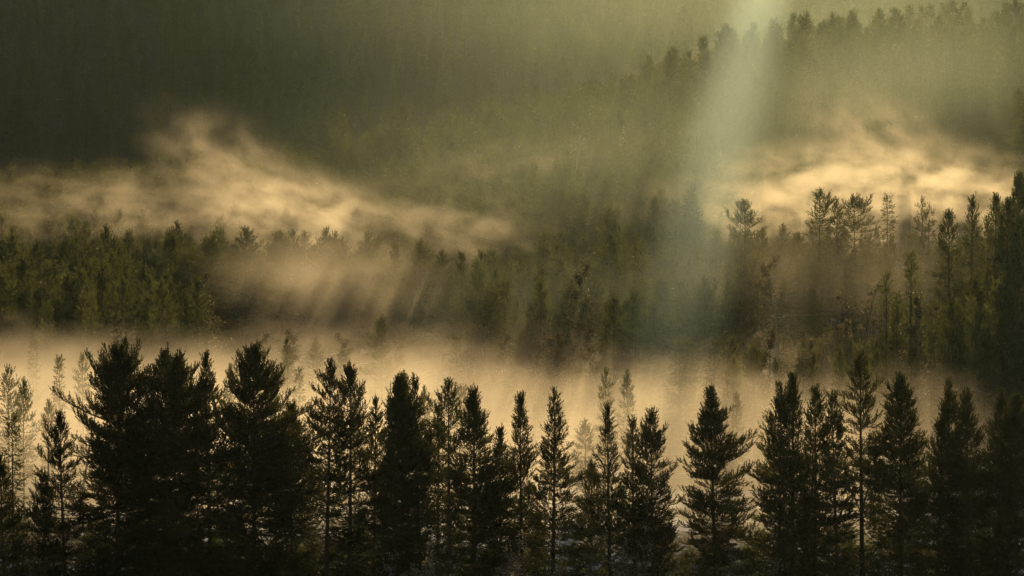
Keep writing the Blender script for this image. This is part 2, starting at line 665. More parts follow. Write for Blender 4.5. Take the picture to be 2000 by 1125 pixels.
front(855, 806, 38, 220, 'pine_tree', 'small pine standing low in front of the frosty wire', 26, .2, p=.7, um=.7, dens=.9, gap=.2)
front(882, 758, 38, 213, 'pine_tree', 'spindly pine with a small tufted head and long bare trunk', 27, .45, p=.55, um=.35, low=.5, dens=.75, gap=.28)
front(923, 771, 60, 215, 'pine_tree', 'broad dark pine with a thin leader and a bushy right shoulder', 28, .18,
      forks=((20, 16, 30, 90), (46, 52, 26, 80)), p=.8, um=.65, low=1., dens=1.4, gap=.06)
front(983, 850, 40, 219, 'pine_tree', 'low dark pine between the shouldered pine and the needle-topped one', 29, .15, p=.7, um=.8, low=.9, dens=1.2)
front(1023, 780, 40, 216, 'pine_tree', 'slim needle-topped tree with a stray twig on its left', 30, .2, p=.95, um=.75, low=.9, dens=1.15, gap=.08,
      forks=((16, 36, 16, 70),))
front(1078, 777, 62, 211, 'pine_tree', 'shapely cone of a pine with layered branches and dark straight trunk', 31, .2, p=.85, um=.8, low=.75, dens=.95, gap=.12)
front(1150, 915, 42, 222, 'pine_tree', 'low pine crown in the bright gap right of the shapely cone', 32, .15, p=.8, um=.8, dens=.9, gap=.2)
front(1197, 803, 58, 212, 'pine_tree', 'slender cone of a pine with one long limb reaching out left', 33, .18, p=.95, um=.85, low=.8, dens=.95, gap=.14)
front(1246, 826, 34, 214, 'pine_tree', 'narrow greenish pine squeezed left of a wider round pine', 34, .25, p=.8, um=.7, low=.9, dens=.9, gap=.18)
front(1284, 812, 50, 213, 'pine_tree', 'green-tinted pine with a rounded many-pointed head', 35, .2,
      forks=((-14, 8, 18, 50), (34, 68, 20, 60)), p=.6, um=.65, low=.85, dens=1.1, gap=.12)
front(1402, 771, 74, 212, 'pine_tree', 'broad even cone of a pine standing alone right of centre', 36, .16, p=.85, um=.62, low=.95, dens=1.25, gap=.06)
front(1525, 764, 44, 214, 'pine_tree', 'leftmost pointed pine of the right-hand clump', 37, .2, p=.7, um=.7, low=.95, dens=1.25, gap=.08)
front(1553, 743, 44, 217, 'pine_tree', 'tallest of the three pines at the left end of the right clump', 38, .2, p=.7, um=.7, low=.9, dens=1.25, gap=.08)
front(1591, 766, 42, 214, 'pine_tree', 'third pointed pine of the right clump, before a notch in the skyline', 39, .22, p=.7, um=.7, low=.9, dens=1.1, gap=.1)
front(1644, 785, 42, 212, 'pine_tree', 'lower open pine in the notch of the right clump', 40, .2, p=.7, um=.7, low=.9, dens=.95, gap=.16)
front(1687, 698, 46, 216, 'pine_tree', 'tallest thin-topped pine of the right clump with long upswept limbs', 41, .3,
      p=.75, um=.5, low=.8, dens=.8, gap=.22, forks=((27, 42, 18, 70), (-30, 76, 20, 60)))
front(1762, 746, 60, 215, 'pine_tree', 'bulky dark pine with a bough reaching right into the mist', 42, .2,
      p=.6, um=.7, low=.95, dens=1.35, gap=.06, forks=((40, 80, 26, 60),))
front(1826, 826, 40, 218, 'pine_tree', 'feathery low pine in the dip right of the bulky pine', 43, .2, p=.6, um=.7, low=.9, dens=1., gap=.16)
front(1864, 760, 44, 217, 'pine_tree', 'left one of two twin pines near the right edge', 44, .22, p=.7, um=.6, low=.9, dens=1.2, gap=.08)
front(1893, 777, 42, 214, 'pine_tree', 'right one of two twin pines near the right edge', 45, .22, p=.7, um=.65, low=.9, dens=1.2, gap=.08)
front(1946, 776, 44, 215, 'pine_tree', 'dark pine second from the right edge of the photo', 46, .2, p=.7, um=.65, low=.9, dens=1.25, gap=.07)
front(1990, 782, 50, 213, 'pine_tree', 'dark pine cut off by the right edge of the photo', 47, .2, p=.7, um=.65, low=.9, dens=1.25, gap=.07)


# ------------------------------------------------------------------ hillside kinds: one of each is a tree of its own, copied afterwards
HILL = 'hazy trees of the wooded hillside'
KINDS = []                                   # (source root, its height, kind name)
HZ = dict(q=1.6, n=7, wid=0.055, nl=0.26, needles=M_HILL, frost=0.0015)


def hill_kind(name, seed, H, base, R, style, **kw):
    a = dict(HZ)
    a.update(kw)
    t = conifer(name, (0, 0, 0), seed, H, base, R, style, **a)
    KINDS.append((t, H, name))


hill_kind('pine_tree', 101, 15, 4.0, 2.0, 'pine', p=.7, um=.55, dens=1.1)
hill_kind('pine_tree', 102, 14, 3.0, 2.3, 'pine', p=.62, um=.5, dens=1.2, low=.8)
hill_kind('pine_tree', 103, 16, 6.0, 1.8, 'pine', p=.65, um=.45, dens=.9, gap=.2)
hill_kind('pine_tree', 104, 13, 2.0, 2.0, 'pine', p=.9, um=.8, dens=1.1, low=.9)
hill_kind('spruce_tree', 105, 15, 1.0, 2.0, 'spruce', p=.95, um=.95, low=1)
hill_kind('spruce_tree', 106, 16, 1.0, 1.6, 'spruce', p=1, um=.95, low=1, gap=.16)
hill_kind('spruce_tree', 107, 13, 0.8, 2.2, 'spruce', p=.9, um=.95, low=1)
b_ = broadleaf('birch_tree', (0, 0, 0), 108, 12, 2.4, 'x', 'tree', leaves=2600, leaf=0.11, frost=.08)
KINDS.append((b_, 12, 'birch_tree'))

USED = [False] * len(KINDS)
TAKEN = []                                   # (x, y) of everything placed by hand


def project(x, y, z):
    v = Vector((x, y, z - CAM_Z))
    depth = v.y * _cp + v.z * _sp
    upc = -v.y * _sp + v.z * _cp
    return 1000 + FPX * v.x / depth, 562.5 - FPX * upc / depth


def put(k, x, y, H, rz, label, group=HILL, wide=1.0):
    root, h0, nm = KINDS[k]
    s = H / h0
    sc3 = (s * wide, s * wide, s)
    loc = (x, y, ground(x, y) - 0.05)
    if not USED[k]:
        USED[k] = True
        root.location = loc
        root.rotation_euler = (0, 0, rz)
        root.scale = sc3
        root['label'] = label
        root['group'] = group
        root['category'] = 'tree'
        return root
    return copy_tree(root, loc, rz, sc3, label, group)


rg = random.Random(77)


def mid(X, Yt, d, k, label, Rpx=None, group=HILL, Hmax=22):
    """a hillside tree whose top shows at (X, Yt), standing d metres away"""
    r = ray(X, Yt)
    x, z = r.x * d, CAM_Z + r.z * d
    H = max(5.0, min(Hmax, z - ground(x, d)))
    TAKEN.append((x, d))
    wide = 1.0
    if Rpx:
        base_w = (2.3, 2.6, 2.0, 2.2, 2.1, 1.7, 2.3, 2.4)[k] * H / KINDS[k][1]
        wide = max(0.6, min(1.7, Rpx * d / FPX / base_w))
    return put(k, x, d, H, rg.uniform(0, 6.28), label, group, wide)


def midfull(X, Yt, d, Rpx, name, label, seed, base_frac=.35, style='pine', group=HILL, **kw):
    r = ray(X, Yt)
    x, z = r.x * d, CAM_Z + r.z * d
    gz = ground(x, d)
    H = max(6.0, z - gz)
    TAKEN.append((x, d))
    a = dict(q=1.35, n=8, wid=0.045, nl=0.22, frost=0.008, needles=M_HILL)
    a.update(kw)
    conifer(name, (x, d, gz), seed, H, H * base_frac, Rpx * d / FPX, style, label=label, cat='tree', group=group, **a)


RIGHT = 'trees standing before the bright right-hand mist'
midfull(1455, 400, 372, 40, 'pine_tree', 'broad-headed pine standing clear in the mist just right of the light shaft', 201, .5, p=.55, um=.45, low=.6, group=RIGHT)
midfull(1600, 381, 378, 34, 'pine_tree', 'tall shaggy pine with uneven top left of the bright mist', 202, .42, p=.45, um=.35, low=.8, gap=.2, group=RIGHT)
midfull(1635, 398, 384, 18, 'pine_tree', 'slender pine close right of the tall shaggy one', 203, .4, p=.6, um=.5, group=RIGHT)
midfull(1670, 392, 380, 36, 'pine_tree', 'flat-headed pine with stepped branches before the bright mist', 204, .4, p=.4, um=.3, low=.9, gap=.2, group=RIGHT)
midfull(1734, 386, 398, 22, 'spruce_tree', 'pale thin spire of a spruce in the brightest mist', 205, .15, 'spruce', p=.9, um=.9, dens=.8, gap=.2, group=RIGHT)
midfull(1801, 394, 408, 17, 'pine_tree', 'faint pole-like tree almost lost in the bright mist', 206, .3, p=.6, um=.5, dens=.8, gap=.3, group=RIGHT)
midfull(1815, 405, 410, 14, 'pine_tree', 'fainter companion right of the pole-like tree in bright mist', 207, .3, p=.6, um=.5, dens=.8, gap=.3, group=RIGHT)
midfull(1855, 422, 332, 38, 'pine_tree', 'clear open-branched pine left of the dark right-edge trees', 208, .3, p=.6, um=.6, gap=.2, group=RIGHT)
midfull(1899, 394, 330, 32, 'pine_tree', 'clear pointed pine taller than its open-branched neighbour', 209, .3, p=.7, um=.6, gap=.14, group=RIGHT)
midfull(1930, 434, 330, 20, 'pine_tree', 'small pine wedged before the big dark right-edge pine', 210, .3, p=.7, um=.6, group=RIGHT)
midfull(1945, 392, 318, 34, 'pine_tree', 'left shoulder tree of the big dark mass on the right edge', 211, .2, p=.6, um=.7, low=.9, dens=1.2, group=RIGHT)
midfull(1992, 348, 315, 62, 'pine_tree', 'biggest dark pine high on the right edge', 212, .12, p=.5, um=.6, low=.95, dens=1.5, gap=.05, group=RIGHT)
midfull(1968, 400, 306, 50, 'pine_tree', 'dense dark pine below the biggest right-edge pine', 213, .1, p=.6, um=.6, low=.95, dens=1.4, gap=.05, group=RIGHT)
midfull(1780, 500, 312, 21, 'spruce_tree', 'narrow dark spruce spire right of the wire', 214, .08, 'spruce', p=.9, um=.95, low=1, group=RIGHT)
midfull(1731, 542, 318, 16, 'spruce_tree', 'thin gold-speckled spruce left of the narrow dark spire', 215, .1, 'spruce', p=.9, um=.9, gap=.15, frost=.03, group=RIGHT)
midfull(1751, 580, 322, 12, 'spruce_tree', 'skinny young spruce between the gold-speckled one and the dark spire', 216, .1, 'spruce', p=.9, um=.9, gap=.2, group=RIGHT)
mid(1529, 444, 412, 0, 'hazy pine with a small round head right of the broad-headed pine', 22, RIGHT)
mid(1556, 420, 428, 2, 'faint airy pine behind the shaggy one, half dissolved in mist', 26, RIGHT)
mid(1400, 455, 400, 5, 'slim spruce at the edge of the pale light shaft', 18, RIGHT)
mid(1905, 560, 300, 3, 'dark slope pine under the clear pointed pine', 50, RIGHT)
mid(1860, 600, 296, 1, 'dark rounded pine low under the open-branched pine', 46, RIGHT)
mid(1960, 560, 290, 1, 'very dark wide pine halfway down the right edge', 60, RIGHT)
mid(1820, 640, 292, 4, 'dark spruce low on the right beneath the misty skyline', 34, RIGHT)
mid(1925, 650, 284, 0, 'dark pine rising right behind the twin pines of the front row', 44, RIGHT)
mid(1992, 640, 282, 3, 'dark pine at the right edge just above the front row', 48, RIGHT)
mid(1780, 690, 290, 0, 'dim pine behind the bulky front pine with reaching bough', 30, RIGHT)

MIDS = 'trees half way up the middle of the hill'
for (X, Y, d, k, Rp, lab) in [
    (1121, 380, 440, 1, 36, 'dark rounded pine with a long shadow, upper middle of the hill'),
    (996, 392, 446, 0, 34, 'dark pine group leader left of the rounded pine'),
    (890, 352, 452, 2, 30, 'upright olive pine above the dark mid-hill hollow'),
    (936, 372, 450, 0, 28, 'full-headed pine right of the upright olive pine'),
    (1190, 402, 436, 3, 38, 'broad dark pine left of the pale light shaft'),
    (1262, 512, 392, 5, 30, 'tall sunlit-edged spruce in front of the dark slope by the light shaft'),
    (1300, 358, 452, 0, 40, 'golden hazy pine beside the light shaft'),
    (1088, 262, 500, 4, 22, 'bright speckled spruce catching sun on the upper hill'),
    (1179, 264, 500, 4, 20, 'second bright speckled spruce, right of the first on the upper hill'),
    (1242, 268, 502, 6, 18, 'small lit spruce near the top of the light shaft'),
    (1340, 148, 556, 1, 34, 'stout ridge pine nearest left of the light shaft'),
    (1390, 142, 560, 0, 26, 'pointed ridge pine inside the pale light shaft'),
    (1252, 176, 556, 4, 24, 'ridge spruce standing left of the stout ridge pine'),
    (1166, 166, 560, 1, 28, 'round ridge pine on the middle skyline'),
    (1112, 186, 560, 0, 26, 'ridge pine with a pale sunlit side'),
    (1052, 196, 556, 2, 24, 'thin ridge pine left of the sunlit-sided one'),
    (962, 200, 552, 1, 30, 'bushy ridge pine above the middle slope'),
    (790, 214, 548, 1, 44, 'wide bushy tree starting the ridge line on its left end'),
    (668, 226, 545, 1, 28, 'lone rounded tree left of the ridge line end'),
    (742, 322, 470, 5, 20, 'thin spruce at the right edge of the left mist plume'),
    (805, 336, 466, 2, 24, 'golden thin-topped pine right of the left mist plume'),
    (777, 392, 446, 0, 30, 'misty pine just under the golden thin-topped one'),
    (602, 378, 478, 1, 34, 'round-headed tree half buried in the brightest left mist'),
    (480, 458, 426, 0, 54, 'dark rounded tree casting a long shadow under the left mist'),
    (548, 470, 420, 1, 48, 'dark tree with streaming shadow right below the brightest left mist'),
    (722, 470, 417, 1, 52, 'dark pine casting the first slanted shadow right of the left mist'),
    (822, 482, 413, 1, 46, 'dark pine casting the second slanted shadow right of the left mist'),
    (903, 506, 407, 3, 42, 'dark pine casting the third slanted shadow right of the left mist'),
    (612, 492, 422, 3, 40, 'dark conical tree just right of the streaming shadow below the brightest mist'),
    (668, 478, 420, 0, 38, 'shadow-casting full tree left of the dark pine with the first slanted shadow'),
    (772, 488, 415, 3, 38, 'shadow-casting conical tree between the first and second slanted shadows'),
    (864, 500, 410, 0, 38, 'shadow-casting full tree between the second and third slanted shadows'),
    (415, 470, 428, 1, 44, 'dark tree at the left start of the slanted shadows'),
    (460, 405, 470, 5, 20, 'faint spruce inside the top of the left mist'),
    (205, 418, 500, 4, 24, 'spruce standing just over the left forest edge'),
    (155, 446, 498, 1, 40, 'broad tree on the left forest edge below the wisps'),
    (247, 446, 490, 2, 26, 'scraggy pine on the left forest edge with bright specks'),
    (300, 430, 500, 0, 26, 'hazy pine right of the scraggy pine on the left'),
    (28, 470, 470, 0, 34, 'dim pine at the far left edge of the hillside forest'),
    (60, 500, 455, 1, 40, 'dim rounded pine near the left edge of the hillside'),
]:
    mid(X, Y, d, k, lab, Rp, MIDS)

VAL = 'pale trees in the valley mist'
for (X, Y, d, k, Rp, lab) in [
    (15, 726, 268, 2, 26, 'ghostly pine in valley mist at the left edge, upper one'),
    (46, 752, 262, 0, 30, 'ghostly open pine in valley mist, second from the left edge'),
    (25, 818, 240, 4, 40, 'pale conical tree in mist above the left-edge black pine'),
    (116, 702, 300, 5, 20, 'thin ghostly spruce left of the huge dense pine'),
    (162, 700, 305, 2, 20, 'ghostly tree top peeping left of the huge dense pine'),
    (95, 790, 270, 0, 24, 'ghostly pine between the thin spruce and the ragged open pine'),
    (64, 655, 345, 4, 20, 'small dim spruce at the upper edge of the left valley mist'),
    (1143, 828, 262, 0, 30, 'ghostly pine in the bright gap between two cone-shaped pines'),
    (1474, 800, 300, 2, 18, 'pale bare-stemmed pine in the gap right of the even cone'),
    (1488, 822, 290, 2, 18, 'second pale bare-stemmed pine in the gap right of the even cone'),
    (745, 630, 345, 1, 30, 'dim bushy tree above the airy pair of front pines'),
    (560, 668, 338, 3, 24, 'dim small tree above the widest front pine'),
    (1590, 700, 300, 3, 28, 'dim pine behind the three pointed front pines'),
    (1640, 690, 305, 0, 26, 'dim pine behind the notch in the right clump'),
]:
    mid(X, Y, d, k, lab, Rp, VAL)


vr = random.Random(31)
for i in range(20):
    X = 250 + 66 * i + vr.uniform(-25, 25)
    mid(X, vr.uniform(700, 800), vr.uniform(258, 325), vr.choice((0, 2, 3, 4, 5, 5)),
        'faint tree dissolving in valley mist, %.1f percent across' % (X / 20), vr.uniform(17, 28), VAL)


def birch(X, Yt, d, Rpx, seed, label, group=None, **kw):
    r = ray(X, Yt)
    x, z = r.x * d, CAM_Z + r.z * d
    gz = ground(x, d)
    TAKEN.append((x, d))
    broadleaf('birch_tree', (x, d, gz), seed, max(2.5, z - gz), Rpx * d / FPX, label, 'tree', group, **kw)


BIR = 'birches along the valley'
birch(1467, 654, 330, 20, 301, 'frost-glittering birch where the wire passes', BIR, leaves=1500, leaf=.13, frost=.55)
birch(1145, 598, 362, 52, 302, 'spreading golden-twigged birch in the middle of the lower slope', BIR, leaves=2600, leaf=.12, frost=.12)
birch(962, 640, 350, 34, 303, 'golden-twigged birch left of the spreading one', BIR, leaves=1800, leaf=.12, frost=.12)
birch(1002, 666, 345, 26, 304, 'small golden birch sinking in the valley mist', BIR, leaves=1400, leaf=.12, frost=.15)
birch(930, 690, 335, 22, 305, 'faint little birch left of the two golden ones', BIR, leaves=1000, leaf=.12, frost=.15)
birch(1045, 684, 335, 24, 306, 'faint little birch right under the spreading one', BIR, leaves=1000, leaf=.12, frost=.15)
birch(1358, 704, 315, 18, 307, 'gold-speckled birch under the middle of the wire', BIR, leaves=1100, leaf=.12, frost=.2)
birch(1522, 672, 320, 24, 308, 'gold-brown birch right of the frost-glittering one', BIR, leaves=1400, leaf=.12, frost=.15)
birch(152, 752, 250, 34, 309, 'bare fan-shaped birch between the ragged pine and the huge pine', BIR, leaves=500, leaf=.07, frost=.5)
birch(84, 850, 240, 18, 310, 'bare thin birch in the bright mist beside the ragged open pine', BIR, leaves=120, leaf=.06, frost=.5)
birch(75, 920, 232, 22, 311, 'low bare birch at the foot of the left valley mist', BIR, leaves=200, leaf=.06, frost=.5)
birch(232, 632, 350, 26, 312, 'dim leafless birch above the huge dense pine', BIR, leaves=1200, leaf=.12, frost=.1)
birch(1692, 560, 335, 22, 313, 'sun-speckled birch beneath the shaggy pine and left of the wire end', BIR, leaves=1800, leaf=.12, frost=.2)
birch(1660, 590, 330, 22, 314, 'sun-speckled birch crossing the low right part of the wire', BIR, leaves=1600, leaf=.12, frost=.2)

SHR = 'glittering shrubs along the bottom edge'
for (X, Y, d, Rp, sd_, lab) in [
    (838, 1076, 206, 44, 401, 'wide glittering shrub at the bottom, left of the brightest one'),
    (985, 1060, 205, 36, 402, 'brightest glittering shrub at the bottom of the row'),
    (1022, 1090, 204, 26, 403, 'small glittering shrub touching the brightest one on its right'),
    (1250, 1046, 206, 36, 404, 'tall glittering shrub under the green-tinted pines'),
    (1120, 1086, 207, 36, 405, 'dull golden shrub under the shapely cone pine'),
    (1425, 1056, 205, 26, 406, 'gold-speckled shrub under the broad even cone'),
    (1330, 1080, 207, 30, 407, 'gold-speckled shrub left of the broad even cone foot'),
    (1706, 1070, 205, 22, 408, 'dark speckled sapling at the bottom of the right clump'),
    (1520, 1096, 205, 26, 409, 'dark low shrub at the bottom left of the right clump'),
    (1810, 1010, 226, 26, 410, 'gold-speckled tall shrub in the dip of the right clump'),
    (700, 1040, 226, 30, 411, 'rust-brown shrub between the airy pines'),
    (60, 1060, 206, 30, 412, 'bare shrub at the bottom left corner'),
]:
    r = ray(X, Y)
    x, z = r.x * d, CAM_Z + r.z * d
    broadleaf('shrub', (x, d, ground(x, d)), sd_, max(1.2, z - ground(x, d)), Rp * d / FPX, lab, 'shrub', SHR,
              leaves=1500 if 'glittering' in lab else 700, leaf=0.075, frost=.8 if 'glittering' in lab else .2, stems=5, start=.35)

# darker second row that fills the foot of the front row
FILL = 'lower trees behind the front row'
fr = random.Random(9)
for i in range(50):
    X = 14 + i * 40.0 + fr.uniform(-10, 10)
    d = 221 + fr.uniform(0, 12)
    Y = fr.uniform(850, 950)
    if 1090 < X < 1240 or X < 170:
        Y = fr.uniform(950, 1010)
    r = ray(X, Y)
    x, z = r.x * d, CAM_Z + r.z * d
    put((3, 1, 6, 3, 0)[i % 5], x, d, max(5, z), fr.uniform(0, 6.28),
        'low dark tree filling behind the front row, %.1f percent across' % (X / 20), FILL, 1.25)

# ------------------------------------------------------------------ power line
POLES = [(-45, 925, 236), (832, 826, 285), (1220, 742, 318), (1521, 614, 345), (1790, 566, 352)]
PLAB = ['pole just beyond the left edge carrying the frosty wires', 'pole among the front pines carrying the frosty wires',
        'pole top glinting in the valley mist', 'pole top glinting on the dark slope right of the light shaft',
        'pole standing among the trees at the right end of the wires']
tops = []
for (X, Y, d), lab in zip(POLES, PLAB):
    r = ray(X, Y)
    x, z = r.x * d, CAM_Z + r.z * d
    gz = ground(x, d)
    h = z - gz
    TAKEN.append((x, d))
    t = empty('utility_pole', (x, d, gz), R_(-28), lab, 'utility pole', 'poles of the power line')
    tb = Tubes()
    tb.tube([(0, 0, -.5), (0, 0, h * .5), (0, 0, h)], [.15, .13, .10], 10)
    tb.build('pole', [M_POLE], t)
    tb = Tubes()
    tb.tube([(-.85, -.14, h - .35), (.85, -.14, h - .35)], [.06, .06], 4)
    tb.tube([(-.5, -.14, h - .40), (0, -.12, h - 1.0)], [.025, .025], 4)
    tb.tube([(.5, -.14, h - .40), (0, -.12, h - 1.0)], [.025, .025], 4)
    tb.build('crossarm', [M_STEEL], t)
    tb = Tubes()
    tb.tube([(0, 0, h), (0, 0, h + .05), (0, 0, h + .10)], [.16, .15, .02], 10)
    tb.build('cap', [M_STEEL], t)
    for sx in (-.75, .75):
        tb = Tubes()
        zz = h - .29
        tb.tube([(sx, -.14, zz), (sx, -.14, zz + .05), (sx, -.14, zz + .08), (sx, -.14, zz + .14), (sx, -.14, zz + .17), (sx, -.14, zz + .25)],
                [.03, .10, .05, .09, .04, .05], 8)
        tb.build('insulator', [M_GLASS], t)
    tops.append((x, d, z))
for k, sx in enumerate((-.75, .75)):
    tb = Tubes()
    pts = []
    c, s = math.cos(R_(-28)), math.sin(R_(-28))
    for (a, b) in zip(tops[:-1], tops[1:]):
        span = math.dist(a, b)
        sag = min(2.4, 0.028 * span + .5 * (span < 40))
        for i in range(24):
            u = i / 24
            pts.append((a[0] + (b[0] - a[0]) * u + sx * c + .14 * s, a[1] + (b[1] - a[1]) * u + sx * s - .14 * c,
                        a[2] + (b[2] - a[2]) * u - .02 - 4 * sag * u * (1 - u)))
    tb.tube(pts, [0.017] * len(pts), 5)
    o = tb.build('overhead_wire', [M_FROST_GLINT])
    o['label'] = ('left one of the two frosty wires sagging from pole to pole', 'right one of the two frosty wires sagging from pole to pole')[k]
    o['category'] = 'wire'
    o['group'] = 'wires of the power line'

# ------------------------------------------------------------------ the hillside forest
hr = random.Random(2024)
line = [(t[0], t[1]) for t in tops[1:]]


def near_line(x, y):
    for (a, b) in zip(line[:-1], line[1:]):
        t = max(0, min(1, ((x - a[0]) * (b[0] - a[0]) + (y - a[1]) * (b[1] - a[1])) / ((b[0] - a[0]) ** 2 + (b[1] - a[1]) ** 2)))
        if math.hypot(x - a[0] - t * (b[0] - a[0]), y - a[1] - t * (b[1] - a[1])) < 5:
            return True
    return False


cand = []
y = 282.0
while y < 640:
    step = 4.8 if y < 580 else 6.0
    lim = 0.19 * y + 14
    x = -lim
    while x < lim + 8:
        px, py = x + hr.uniform(-2, 2), y + hr.uniform(-2, 2)
        x += step
        st = foot(px)
        pr = sstep(st - 45, st, py) * (0.90 + .1 * math.sin(px * .09 + py * .07))
        if hr.random() > pr or near_line(px, py):
            continue
        if any((px - a) ** 2 + (py - b) ** 2 < 3.2 ** 2 for a, b in TAKEN):
            continue
        big = 0.5 + 0.5 * math.sin(px * .045 + 2) * math.sin(py * .037 + 1)
        H = hr.uniform(10, 16) + 3 * big
        if py > 540:
            H *= 1.0 + .10 * (px > 30)
        if 422 < py < 530 and 1380 < 1000 + FPX * px / py < 1990:
            H *= 0.6                          # trees shortened on purpose to let sunlight onto the right mist
        X, Yt = project(px, py, ground(px, py) + H)
        # nothing near may stand in front of the mist banks
        ymin = None
        if py < 425 and 1360 < X < 2000:
            ymin = 452 + hr.uniform(0, 40)
        if 1180 < X < 1800:
            wy = np.interp(X, (1220, 1521, 1650, 1790), (752, 622, 634, 575))
            if py < np.interp(X, (1220, 1521, 1790), (318, 345, 352)) + 4:
                ymin = wy + 10
        if 350 < py < 431 and 430 < X < 930:
            if hr.random() < .93:             # wood thinned on purpose so slanted sun shafts form here
                continue
            ymin = 600
        if py < 354 and X < 1180:
            ymin = 650 + hr.uniform(0, 30)
        if py < 330 and X < 1750:
            ymin = 670
        if ymin and Yt < ymin:
            H -= (ymin - Yt) * py / FPX
            if H < 4.5:
                continue
            X, Yt = project(px, py, ground(px, py) + H)
        u = hr.random()
        k = 0 if u < .16 else 1 if u < .27 else 2 if u < .40 else 3 if u < .56 else 4 if u < .72 else 5 if u < .88 else 6 if u < .985 else 7
        if py < 360 and k != 7 and hr.random() < .25:
            k = 7
        cand.append((px, py, H, k, hr.uniform(0, 6.28), X, Yt))
    y += step * 0.92

inframe = [c for c in cand if 10 < c[5] < 1990 and 20 < c[6] < 745]
inframe.sort(key=lambda c: c[1] / c[2])
N_IND = 150
chosen = set(id(c) for c in inframe[:N_IND])
WORD = ['hazy full-crowned pine', 'hazy rounded pine', 'hazy bare-stemmed pine', 'hazy conical pine', 'hazy spruce', 'hazy slim spruce',
        'hazy broad spruce', 'hazy leafless birch']
for c in inframe[:N_IND]:
    px, py, H, k, rz, X, Yt = c
    slope = 'lower' if py < 350 else 'middle' if py < 430 else 'upper'
    lab = '%s on %s slope, tip %d percent across, %d percent down' % (WORD[k], slope, round(X / 20), round(Yt / 11.25))
    put(k, px, py, H, rz, lab)

far = [c for c in cand if id(c) not in chosen]
y = 652.0
while y < 985:
    lim = 0.19 * y + 20
    x = -lim
    while x < lim + 10:
        px, py = x + hr.uniform(-4.5, 4.5), y + hr.uniform(-4.5, 4.5)
        far.append((px, py, hr.uniform(9, 16), hr.choice((0, 1, 2, 3, 4, 5, 6)), hr.uniform(0, 6.28), 0, 0))
        x += 6
    y += 6.5


def build_far():
    V = [(c[0], c[1], ground(c[0], c[1]) - .1) for c in far]
    me = bpy.data.meshes.new('hillside_forest')
    me.from_pydata(V, [], [])
    for nm, ty, vals in (('turn', 'FLOAT', [c[4] for c in far]), ('tall', 'FLOAT', [c[2] / KINDS[c[3]][1] for c in far]),
                         ('sort', 'INT', [c[3] for c in far])):
        a = me.attributes.new(nm, ty, 'POINT')
        a.data.foreach_set('value', vals)
    o = bpy.data.objects.new('hillside_forest', me)
    col.objects.link(o)
    o['kind'] = 'stuff'
    o['label'] = 'hazy mass of forest covering the hillside behind the nearer trees'
    o['category'] = 'forest'
    g = bpy.data.node_groups.new('forest', 'GeometryNodeTree')
    g.interface.new_socket('Geometry', in_out='INPUT', socket_type='NodeSocketGeometry')
    g.interface.new_socket('Geometry', in_out='OUTPUT', socket_type='NodeSocketGeometry')
    N = g.nodes.new
    L = g.links.new
    gi, go = N('NodeGroupInput'), N('NodeGroupOutput')
    join = N('GeometryNodeJoinGeometry')

    def attr(nm, ty):
        n = N('GeometryNodeInputNamedAttribute')
        n.data_type = ty
        n.inputs['Name'].default_value = nm
        return n.outputs['Attribute']
    rot = N('ShaderNodeCombineXYZ')
    L(attr('turn', 'FLOAT'), rot.inputs['Z'])
    tall = attr('tall', 'FLOAT')
    sort = attr('sort', 'INT')
    for k, (root, h0, nm) in enumerate(KINDS):
        cmp_ = N('FunctionNodeCompare')
        cmp_.data_type = 'INT'
        cmp_.operation = 'EQUAL'
        L(sort, cmp_.inputs[2])
        cmp_.inputs[3].default_value = k
        for ch in root.children:
            oi = N('GeometryNodeObjectInfo')
            oi.transform_space = 'ORIGINAL'
            oi.inputs['Object'].default_value = ch
            oi.inputs['As Instance'].default_value = True
            ip = N('GeometryNodeInstanceOnPoints')
            L(gi.outputs[0], ip.inputs['Points'])
            L(cmp_.outputs[0], ip.inputs['Selection'])
            L(oi.outputs['Geometry'], ip.inputs['Instance'])
            L(rot.outputs[0], ip.inputs['Rotation'])
            L(tall, ip.inputs['Scale'])
            L(ip.outputs[0], join.inputs[0])
    L(join.outputs[0], go.inputs[0])
    md = o.modifiers.new('forest', 'NODES')
    md.node_group = g


build_far()
print('TREES', len(cand), len(far), [u for u in USED])

# ------------------------------------------------------------------ air: even haze, then the banks of mist
HAZE_D = 0.00003
HAZE_G = 0.80


def vol_mat(name, color, g, step=1.0):
    m, t, out = mat(name)
    p = t.nodes.new('ShaderNodeVolumePrincipled')
    p.inputs['Color'].default_value = (*color, 1)
    p.inputs['Anisotropy'].default_value = g
    t.links.new(p.outputs[0], out.inputs['Volume'])
    try:
        m.cycles.volume_step_rate = step
    except Exception:
        pass
    return m, t, p


def box_mesh(name, lo, hi, m):
    v = [(x, y, z) for z in (lo[2], hi[2]) for y in (lo[1], hi[1]) for x in (lo[0], hi[0])]
    f = [(0, 2, 3, 1), (4, 5, 7, 6), (0, 1, 5, 4), (2, 6, 7, 3), (0, 4, 6, 2), (1, 3, 7, 5)]
    return link_mesh(name, np.array(v, float), f, [m])


m, t, p = vol_mat('even_haze', (0.70, 0.95, 1.0), HAZE_G)
p.inputs['Density'].default_value = HAZE_D
o = box_mesh('haze', (-480, -80, -6), (480, 1010, 190), m)
o['kind'] = 'stuff'
o['label'] = 'thin even haze filling the whole valley air'
o['category'] = 'haze'


def nd(t, op, a, b=None, c=None):
    n = t.nodes.new('ShaderNodeMath')
    n.operation = op
    for i, v in enumerate((a, b, c)):
        if v is None:
            continue
        if isinstance(v, (int, float)):
            n.inputs[i].default_value = v
        else:
            t.links.new(v, n.inputs[i])
    return n.outputs[0]


